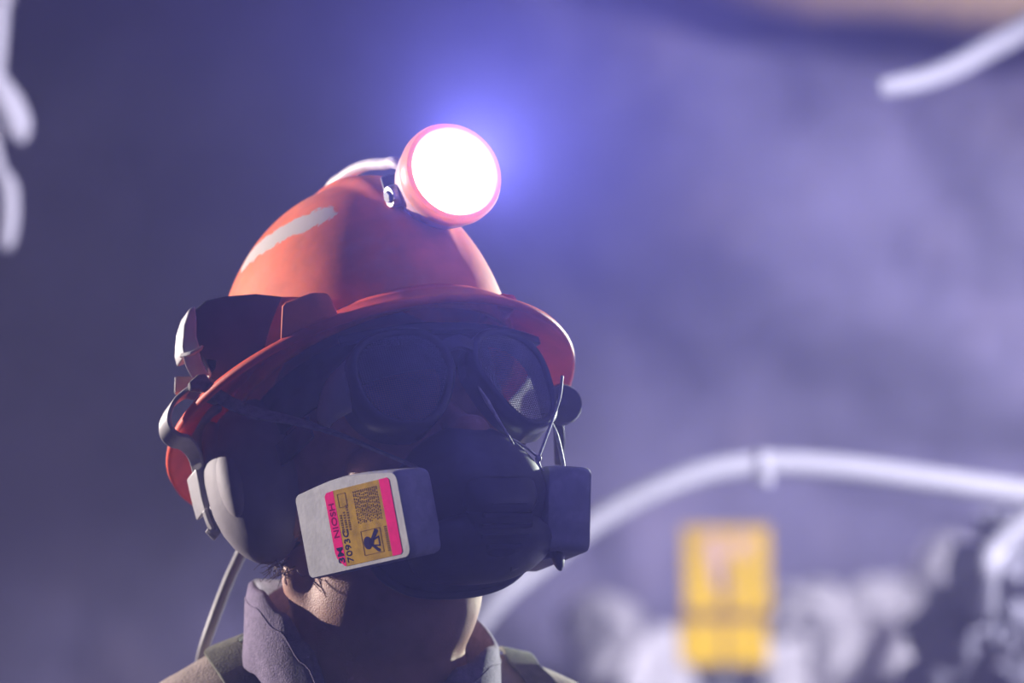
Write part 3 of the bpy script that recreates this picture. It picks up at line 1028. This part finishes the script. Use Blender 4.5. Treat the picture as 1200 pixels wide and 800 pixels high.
def cart(s):
    """local frame of one cartridge, mirrored for the other cheek"""
    mir = lambda v: Vector((v.x * (1 if s < 0 else -1), v.y, v.z))
    c, a, b_, n_ = mir(CL), mir(e1n), mir(e2n), mir(nL)
    wl = lambda v: HR @ v
    C0 = H(c)
    A, B, N = wl(a), wl(b_), wl(n_)
    # outline with a bowed top edge and rounded corners
    hw, hh = W1 * 0.5, W2 * 0.5
    outl = []
    def corner(cx, cy, r, a0):
        for k in range(5):
            q = math.radians(a0 + 90 * k / 4)
            outl.append((cx + r * math.cos(q), cy + r * math.sin(q)))
    corner(hw - 0.006, hh - 0.006, 0.006, 0)
    corner(-hw + 0.004, hh - 0.004, 0.004, 90)
    corner(-hw + 0.004, -hh + 0.004, 0.004, 180)
    for k in range(1, 6):
        t = k / 6
        outl.append((-hw + 0.006 + t * (2 * hw - 0.014), -hh - 0.0045 * math.sin(t * PI)))
    corner(hw - 0.006, -hh + 0.006, 0.006, 270)
    V, F = [], []
    rings = [(-0.030, 0.90, 0.0), (-0.029, 0.95, 0.0), (-0.024, 0.99, 0.0), (-0.006, 1.0, 0.0), (-0.0022, 0.992, 0), (0.0, 0.965, 0.0)]
    for d, k, _ in rings:
        V += [C0 + A * (x * k) + B * (y * k) + N * d for x, y in outl]
    m = len(outl)
    for i in range(len(rings) - 1):
        for k in range(m):
            F.append((i * m + k, i * m + (k + 1) % m, (i + 1) * m + (k + 1) % m, (i + 1) * m + k))
    F.append(tuple(range(m))); F.append(tuple((len(rings) - 1) * m + k for k in range(m)))
    o = obj('cartridge', V, F, M['cart_grey'], rs)
    o.data.set_sharp_from_angle(angle=math.radians(45))
    # darker front end cap wrapping the inner end
    capo = [(hw * 0.90, -hh * 1.01), (hw * 1.012, -hh * 0.96), (hw * 1.025, 0), (hw * 1.012, hh * 0.96), (hw * 0.90, hh * 1.01)]
    # bayonet collar and stub to the mask
    bc = C0 - N * 0.030 + A * 0.012
    lathe('bayonet_collar', [(0.0, -0.016), (0.020, -0.016), (0.021, -0.004), (0.023, 0.0), (0.023, 0.003), (0.0, 0.003)], bc, N, M['valve'], rs, 36)
    return C0, A, B, N, hw, hh, o


c1 = cart(-1)
c2 = cart(1)
c1[6]['label'] = 'grey filter cartridge with pink and yellow label'
C0, A, B, N, hw, hh, _ = c1


def face_pt(u, v, lift=0.0004):
    return C0 + A * ((u - 0.5) * 2 * hw) + B * ((v - 0.5) * 2 * hh) + N * lift


u0, u1, v0, v1 = 0.30, 0.915, 0.06, 0.94


def lab(a, c, lift):
    return face_pt(u0 + (u1 - u0) * a, v0 + (v1 - v0) * c, lift)


def patch(name, pts, lift, mt, parent, th=0.0002):
    return prism(name, [lab(a, c, lift) for a, c in pts], N * -th, mt, parent)


label = patch('cartridge_label', [(0.13, 0.0), (0.86, 0.0), (0.86, 1.0), (0.13, 1.0)], 0.0002, M['yellow_label'], rs)
patch('pink_band', [(0.03, 0.01), (0.14, 0.0), (0.14, 1.0), (0.11, 0.99), (0.02, 0.88), (0.0, 0.80), (0.0, 0.05)], 0.00026, M['pink'], label)
patch('pink_band', [(0.85, 0.0), (0.97, 0.0), (1.0, 0.03), (1.0, 0.97), (0.97, 1.0), (0.85, 1.0)], 0.00026, M['pink'], label)


def text(body, a, c, size, mt, weight=0.0, name='print'):
    cu = bpy.data.curves.new('txt', 'FONT')
    cu.body = body
    cu.size = size
    cu.offset = weight
    cu.resolution_u = 3
    t = bpy.data.objects.new('txt', cu)
    COL.objects.link(t)
    dg = bpy.context.evaluated_depsgraph_get()
    me = bpy.data.meshes.new_from_object(t.evaluated_get(dg))
    bpy.data.objects.remove(t)
    org = lab(a, c, 0.00036)
    X, Yv = -B, -A                                    # reads upwards, tops of letters to the left
    V = [org + X * v.co.x + Yv * v.co.y for v in me.vertices]
    F = [tuple(p.vertices) for p in me.polygons]
    bpy.data.meshes.remove(me)
    return obj(name, V, F, mt, label, False)


text('7093C', 0.255, 0.965, 0.0082, M['ink'], 0.00006, 'print_number')
text('NIOSH', 0.115, 0.62, 0.0078, M['ink_pink'], 0.0001, 'print_approval')
text('3M', 0.125, 0.95, 0.0085, M['ink'], 0.0003, 'print_logo')
# fine print, too small to read: rows of short strokes
geos = []
def stroke(a0, c0, a1, c1_):
    geos.append(prism_geo([lab(a0, c0, 0.00034), lab(a1, c0, 0.00034), lab(a1, c1_, 0.00034), lab(a0, c1_, 0.00034)], N * -0.00008))
for r in range(13):
    a = 0.43 + r * 0.0295
    c = 0.07
    while c < 0.49:
        l = random.uniform(0.012, 0.05)
        stroke(a, c, a + 0.013, min(c + l, 0.5))
        c += l + random.uniform(0.008, 0.02)
for r, (cs, ce) in enumerate(((0.33, 0.55), (0.30, 0.56), (0.22, 0.55))):
    a = 0.175 + r * 0.055
    c = cs
    while c < ce:
        stroke(a, c, a + 0.028, c + 0.02)
        c += random.uniform(0.026, 0.036)
for c in [0.60 + 0.028 * q for q in range(12)]:
    stroke(0.80, c, 0.835, c + 0.017)
for (a0, c0, a1, c1_) in ((0.19, 0.06, 0.32, 0.066), (0.19, 0.06, 0.197, 0.24), (0.313, 0.06, 0.32, 0.24), (0.19, 0.235, 0.32, 0.241),
                          (0.44, 0.60, 0.74, 0.606), (0.44, 0.60, 0.447, 0.92), (0.733, 0.60, 0.74, 0.92), (0.44, 0.914, 0.74, 0.92)):
    stroke(a0, c0, a1, c1_)
V, F = merge(geos)
fp_ = obj('fine_print', V, F, M['ink_soft'], label, False); fp_['kind'] = 'stuff'
# pictogram of a bust wearing the mask, lying on its side like the print
geos = []
def disc(a, c, r, k=16):
    ce = lab(a, c, 0.00036)
    geos.append(prism_geo([ce + A * r * math.cos(2 * PI * i / k) + B * r * math.sin(2 * PI * i / k) for i in range(k)], N * -0.00008))
disc(0.52, 0.765, 0.0042)
def pg(pts): geos.append(prism_geo([lab(a, c, 0.00036) for a, c in pts], N * -0.00008))
pg([(0.545, 0.735), (0.585, 0.72), (0.585, 0.82), (0.545, 0.80)])
pg([(0.575, 0.72), (0.655, 0.605), (0.69, 0.615), (0.70, 0.64), (0.62, 0.745), (0.60, 0.80), (0.69, 0.875), (0.68, 0.91), (0.65, 0.90), (0.575, 0.82)])
pg([(0.60, 0.73), (0.70, 0.70), (0.70, 0.72), (0.61, 0.75)])
pg([(0.60, 0.80), (0.70, 0.82), (0.70, 0.84), (0.61, 0.82)])
pg([(0.685, 0.71), (0.70, 0.71), (0.70, 0.83), (0.685, 0.83)])
V, F = merge(geos)
obj('print_pictogram', V, F, M['ink'], label, False)

# far cartridge catch and lower strap
V, F = ellipsoid_geo(at(652, 645, -0.11), Vector((0.0045, 0, 0.001)), Vector((0, 0.011, 0)), Vector((-0.003, 0, 0.0135)), 24, 14)
obj('strap_buckle', V, F, M['valve'], rs)
V, F = box_geo(at(641, 648, -0.105), Vector((0.0045, 0, 0.001)), Vector((0, 0.003, 0)), Vector((0, 0, 0.004)))
bevel(obj('buckle_pin', V, F, M['clip_grey'], rs, False), 0.001)
band('chin_strap', [at(600, 662, -0.13), at(620, 652, -0.122), at(642, 637, -0.11), at(655, 628, -0.09)], Vector((0.002, 0.008, 0.006)), 0.005, M['valve'], rs, 6, 0.001)
# head strap from the clip crimp to the mask top
band('head_strap', [at(246, 456, -0.091), at(268, 471, -0.096), at(300, 484, -0.102), at(345, 493, -0.110), at(395, 508, -0.122), at(445, 529, -0.135), at(490, 548, -0.145)],
     [Vector((0.001, 0.004, 0.0095)), Vector((0.001, 0.005, 0.0085)), Vector((0.001, 0.006, 0.007)), Vector((0.0, 0.008, 0.0045)), Vector((0, 0.009, 0.002)), Vector((0, 0.009, 0.001)), Vector((0, 0.009, 0.001))],
     0.0016, M['strap'], rs, 8)
# pale cradle wire, a pale line for the lit mask edge, and the little V cord on the far cheek
tube('cradle_wire_lit_edge', [at(560, 452, -0.135), at(571, 470, -0.135), at(585, 493, -0.135), at(601, 520, -0.132), at(613, 546, -0.128), at(622, 575, -0.12)], [0.0006, 0.0016, 0.0009, 0.0008, 0.0011, 0.0006], M['cord'], rs, 8)
tube('cradle_wire_lit_edge', [at(646, 493, -0.09), at(653, 512, -0.09), at(659, 540, -0.09), at(662, 560, -0.09)], [0.0006, 0.0014, 0.0016, 0.0010], M['cord'], rs, 8)  # highlight on the face piece edge, drawn as a pale wire
cd = thing('goggle_cord', 'thin pale knotted cord hanging in a V below the far lens', 'cord', at(632, 537, -0.12))
tube('cord', [at(659, 440, -0.09), at(656, 465, -0.094), at(648, 490, -0.10), at(640, 512, -0.11), at(631, 536, -0.12)], 0.0010, M['cord'], cd, 8)
tube('cord', [at(600, 514, -0.125), at(616, 524, -0.124), at(631, 536, -0.12)], 0.0008, M['cord'], cd, 8)
V, F = ellipsoid_geo(at(631, 537, -0.12), (0.0022, 0, 0), (0, 0.002, 0), (0, 0, 0.0024), 12, 8)
obj('knot', V, F, M['cord'], cd)
tube('cord_end', [at(631, 537, -0.12), at(631, 545, -0.121), at(637, 552, -0.121)], [0.0009, 0.0016, 0.0006], M['cord'], cd, 8)

# ------------------------------------------------------------------ background things
YB = 1.6
def hose(name, pts, rpx, label, cat, mt='hose', Y=YB, group=None):
    k = (D + Y) / FPX
    P = [at(p[0], p[1], p[2] if len(p) > 2 else Y) for p in pts]
    V, F = tube_geo(P, rpx * k if not hasattr(rpx, '__len__') else [r * k for r in rpx], 20, 10)
    o = obj(name, V, F, M[mt], None, True, P[0])
    tag(o, label, cat, group)
    return o


h1 = hose('air_hose', [(250, 1990, 2.1), (330, 1900, 2.1), (430, 1400, 2.0), (470, 900, 1.7), (560, 730), (640, 655), (700, 609), (765, 575), (830, 552), (900, 543), (980, 547), (1080, 560), (1200, 577), (1360, 596), (1600, 640), (1900, 740), (2300, 1100), (2450, 1700), (2500, 2080)], 15.5,
          'long white air hose arching behind the respirator to the right edge', 'hose')
c_ = at(896, 562, YB)
V, F = merge([lathe_geo([(0.0140, -0.008), (0.0160, -0.008), (0.0160, 0.008), (0.0140, 0.008)], at(893, 543, YB), (1, 0, 0.05), 24), box_geo(c_, (0.009, 0, 0), (0, 0.006, 0), (0, 0, 0.006))])
obj('hose_clamp', V, F, M['hose'], h1)
hose('air_hose', [(1031, 104), (1045, 101), (1075, 95), (1115, 80), (1155, 58), (1200, 33), (1260, -10), (1330, -90), (1420, -400), (1450, -1900)], [11, 13, 14, 15, 15.5, 16, 16], 'short white hose end pointing down at the upper right corner', 'hose')
hose('water_hose', [(1158, 730, 2.3), (1152, 700, 1.75), (1156, 668), (1170, 640), (1195, 618), (1230, 598), (1290, 580), (1400, 590), (1560, 760), (1700, 1300), (1740, 2060)], 17, 'pale bent hose rising out of the dark rubble heap at right', 'hose')
hose('hanging_pipe', [(6, -1950), (2, -160), (0, -60), (-4, 40), (-8, 98)], [14, 14, 14, 13, 12, 11], 'thin pale pipe hanging at the upper left edge', 'pipe', 'pipe')
hose('hose_loop', [(-130, -1950), (-125, -200), (-100, 10), (-60, 62), (-22, 86), (4, 118), (16, 143), (17, 158), (15, 163)], [16, 16, 16, 16, 18, 20, 20, 17, 10], 'bright white hose end bent over below the hanging pipe', 'hose', 'pipe')
hose('hose_end', [(-45, -1950), (-45, -200), (-38, 60), (-14, 150), (-4, 195), (1, 205), (9, 222), (10, 255), (6, 282), (2, 290)], [9, 9, 9, 9, 9, 10, 12, 12, 11, 7], 'dull white hose end hanging lowest at the left edge', 'hose', 'pipe')

# ventilation duct across the upper right
P = [Vector((-0.2, 5.3, 4.05)), Vector((1.2, 5.0, 3.02 + 0.0)), Vector((2.4, 4.6, 2.80)), Vector((4.4, 4.2, 2.6))]
k5 = (D + 5.0) / FPX
dP = [Vector((0.15, 6.05, 3.6)), at(740, -215, 6.05), at(900, -98, 6.05), at(1050, -82, 6.0), at(1200, -68, 5.95), at(1500, -40, 5.8), at(2200, 0, 5.4)]
dk = thing('ventilation_duct', 'beige fabric ventilation duct running under the roof at upper right', 'duct', dP[0])
tube('duct_tube', dP, 0.205, M['duct'], dk, 40)
for i, px in enumerate((960, 1130, 1300, 1500)):
    a = at(px, -100, 6.0)
    c0 = min(catmull(dP, 20), key=lambda p: (p - a).length)
    V, F = lathe_geo([(0.204, -0.012), (0.210, -0.008), (0.210, 0.008), (0.204, 0.012)], c0, (dP[4] - dP[3]).normalized(), 40)
    obj('duct_hoop', V, F, M['duct'], dk)

# added drum with blades, out of view, blocks lamp light from the left wall
light_blocker = thing('light_blocker_drum', 'added grey drum slung from the roof off to the right to block light', 'light_blocker', (1.88, 1.0, 2.57))
lathe('drum', [(0.40, -0.62), (0.45, -0.60), (0.45, -0.30), (0.465, -0.28), (0.465, -0.24), (0.45, -0.22), (0.45, 0.60), (0.40, 0.62), (0.38, 0.58), (0.38, -0.58), (0.40, -0.62)],
      (1.88, 1.0, 2.57), (0, 1, 0), M['post'], light_blocker, 40)
lathe('motor', [(0.0, -0.35), (0.13, -0.33), (0.15, -0.25), (0.15, 0.30), (0.0, 0.34)], (1.88, 1.0, 2.57), (0, 1, 0), M['post'], light_blocker, 24)
for k in range(8):
    a = 2 * PI * k / 8
    d = Vector((math.cos(a), 0, math.sin(a))); t_ = Vector((-math.sin(a), 0.8, math.cos(a))).normalized()
    V, F = box_geo(Vector((1.88, 0.85, 2.57)) + d * 0.255, d * 0.115, t_ * 0.05, d.cross(t_) * 0.004)
    obj('blade', V, F, M['post'], light_blocker, False)
for sx in (-0.3, 0.3):
    for sy in (0.6, 1.4):
        tube('hanger_rod', [(1.88 + sx, sy, 2.87), (1.88 + sx, sy, 3.95)], 0.012, M['post'], light_blocker, 8, 2)

# yellow sign on a post
YS = 4.0
ks = (D + YS) / FPX
sg = thing('yellow_sign', 'blurred yellow two-panel sign on a post in front of the rubble', 'sign', Vector((at(850, 700, YS).x, YS, 0.0)))
def panel(x0, y0, x1, y1, name):
    V, F = box_geo(at((x0 + x1) / 2, (y0 + y1) / 2, YS), ((x1 - x0) / 2 * ks, 0, 0), (0, 0.004, 0), (-0.002, 0, (y1 - y0) / 2 * ks))
    return bevel(obj(name, V, F, M['sign'], sg, False), 0.003)
p1 = panel(800, 616, 902, 717, 'upper_panel')
p2 = panel(796, 729, 900, 779, 'lower_panel')
def mark(parent, pts, mt):
    prism('print_mark', [at(x, y, YS - 0.007) for x, y in pts], (0, 0.002, 0), M[mt], parent)
mark(p1, [(826, 632), (842, 622), (850, 650), (856, 692), (846, 698), (836, 680)], 'sign_pink')
mark(p1, [(858, 640), (866, 626), (880, 632), (872, 656)], 'sign_pink')
mark(p1, [(846, 660), (853, 660), (853, 716), (846, 716)], 'sign_dark')
mark(p2, [(847, 730), (852, 730), (852, 778), (847, 778)], 'sign_dark')
V, F = box_geo(at(849, 722, YS + 0.02), (52 * ks, 0, 0), (0, 0.008, 0), (-0.004, 0, 7 * ks))
obj('cross_rail', V, F, M['sign_dark'], sg, False)
zt = at(849, 700, YS).z
V, F = box_geo((at(849, 700, YS).x, YS + 0.035, zt / 2), (0.016, 0, 0), (0, 0.016, 0), (0, 0, zt / 2))
obj('post', V, F, M['post'], sg, False)

# muck heap against the wall
def heap_h(x, y):
    r = math.hypot((x - 1.55) / 2.3, (y - 5.4) / 1.7)
    h = 1.30 * max(0.0, 1 - r ** 1.7)
    return h + (noise.fractal(Vector((x * 1.8, y * 1.8, 2)), 1.0, 2.0, 4) * 0.16 if h > 0 else 0)


V, F = [], []
gx, gy = 70, 50
for j in range(gy + 1):
    for i in range(gx + 1):
        x = -1.0 + 5.0 * i / gx; y = 3.5 + 2.65 * j / gy
        V.append((x, y, max(heap_h(x, y), 0) - 0.03))
for j in range(gy):
    for i in range(gx):
        a = j * (gx + 1) + i
        F.append((a, a + 1, a + gx + 2, a + gx + 1))
mk = obj('muck_heap', V, F, M['rubble'], None, False, (1.5, 5.0, 0))
tag(mk, 'broad pale heap of broken rock piled against the tunnel wall', 'rubble heap', kind='stuff')

rock_me = []
for k in range(6):
    bm = bmesh.new()
    bmesh.ops.create_icosphere(bm, subdivisions=2, radius=1.0)
    for v in bm.verts:
        n_ = v.co.normalized()
        f = 1 + noise.noise(n_ * 1.3 + Vector((k * 7.1, 0, 0))) * 0.55 + noise.noise(n_ * 3 + Vector((0, k * 3.3, 0))) * 0.2
        v.co = Vector((n_.x * f * 1.1, n_.y * f, n_.z * f * 0.8))
    me = bpy.data.meshes.new('rock_shape'); bm.to_mesh(me); bm.free()
    me.materials.append(M['rubble'])
    rock_me.append(me)
rock_dark = []
for me in rock_me:
    m2 = me.copy(); m2.materials.clear(); m2.materials.append(M['rubble_dark']); rock_dark.append(m2)


def rock(loc, r, label, group, dark=False):
    o = bpy.data.objects.new('rock', random.choice(rock_dark if dark else rock_me))
    COL.objects.link(o)
    o.location = loc
    o.scale = (r * random.uniform(0.8, 1.2), r * random.uniform(0.8, 1.2), r * random.uniform(0.7, 1.1))
    o.rotation_euler = (random.uniform(0, 6), random.uniform(0, 6), random.uniform(0, 6))
    tag(o, label, 'rock', group)
    return o


def ray_heap(px, py):
    """walk a sight line down to the heap surface"""
    o = Vector((0, -D, ZC)); d = (at(px, py, 0) - o) / D
    t = D + 3.2
    while t < D + 7:
        p = o + d * t
        if p.z < heap_h(p.x, p.y): return p
        t += 0.03
    return None


for (px, py, rp, lb) in ((705, 740, 50, 'largest pale boulder on the heap just right of the shoulder'),
                         (770, 800, 60, 'pale boulder at the bottom edge left of the yellow sign'),
                         (925, 800, 62, 'pale boulder at the bottom edge right of the yellow sign')):
    p = ray_heap(px, py) or at(px, py, 4.6)
    rock(p, rp * (D + p.y) / FPX, lb, None)
for k in range(70):
    px, py = random.uniform(560, 1250), random.uniform(640, 800)
    p = ray_heap(px, py)
    if p is None or (790 < px < 910 and p.y < YS + 0.3): continue
    rock(p, random.uniform(0.03, 0.10), 'broken pale rock lying among others on the heap against the wall', 'loose rocks on the pale heap')

# nearer dark heap in the lower right corner
def heap2(x, y):
    e = ((x - 0.95) / 0.75) ** 2 + ((y - 2.3) / 0.8) ** 2
    return max(0.0, 1.62 * (1 - e * 0.75)) if e < 1.33 else 0.0


V, F = [], []
for j in range(37):
    for i in range(37):
        x = 0.0 + 2.0 * i / 36; y = 1.3 + 2.0 * j / 36
        z = heap2(x, y)
        V.append((x, y, z - 0.05 + noise.noise(Vector((x * 6, y * 6, 0))) * 0.03 * (z > 0)))
for j in range(36):
    for i in range(36):
        a = j * 37 + i
        F.append((a, a + 1, a + 38, a + 37))
h2 = obj('dark_muck_heap', V, F, M['rubble_dark'], None, False, (1.0, 2.3, 0))
tag(h2, 'steep dark glinting heap of wet rubble in the lower right corner', 'rubble heap', kind='stuff')
cnt = 0
for k in range(400):
    px, py = random.uniform(1010, 1260), random.uniform(600, 830)
    o = Vector((0, -D, ZC)); d = (at(px, py, 0) - o) / D
    t = D + 1.3; p = None
    while t < D + 3.2:
        q = o + d * t
        if q.z < heap2(q.x, q.y): p = q; break
        t += 0.01
    if p is None: continue
    rock(p, random.uniform(0.015, 0.036), 'small wet stone on the dark heap in the lower right corner', 'stones on the dark heap', True)
    cnt += 1
    if cnt > 130: break
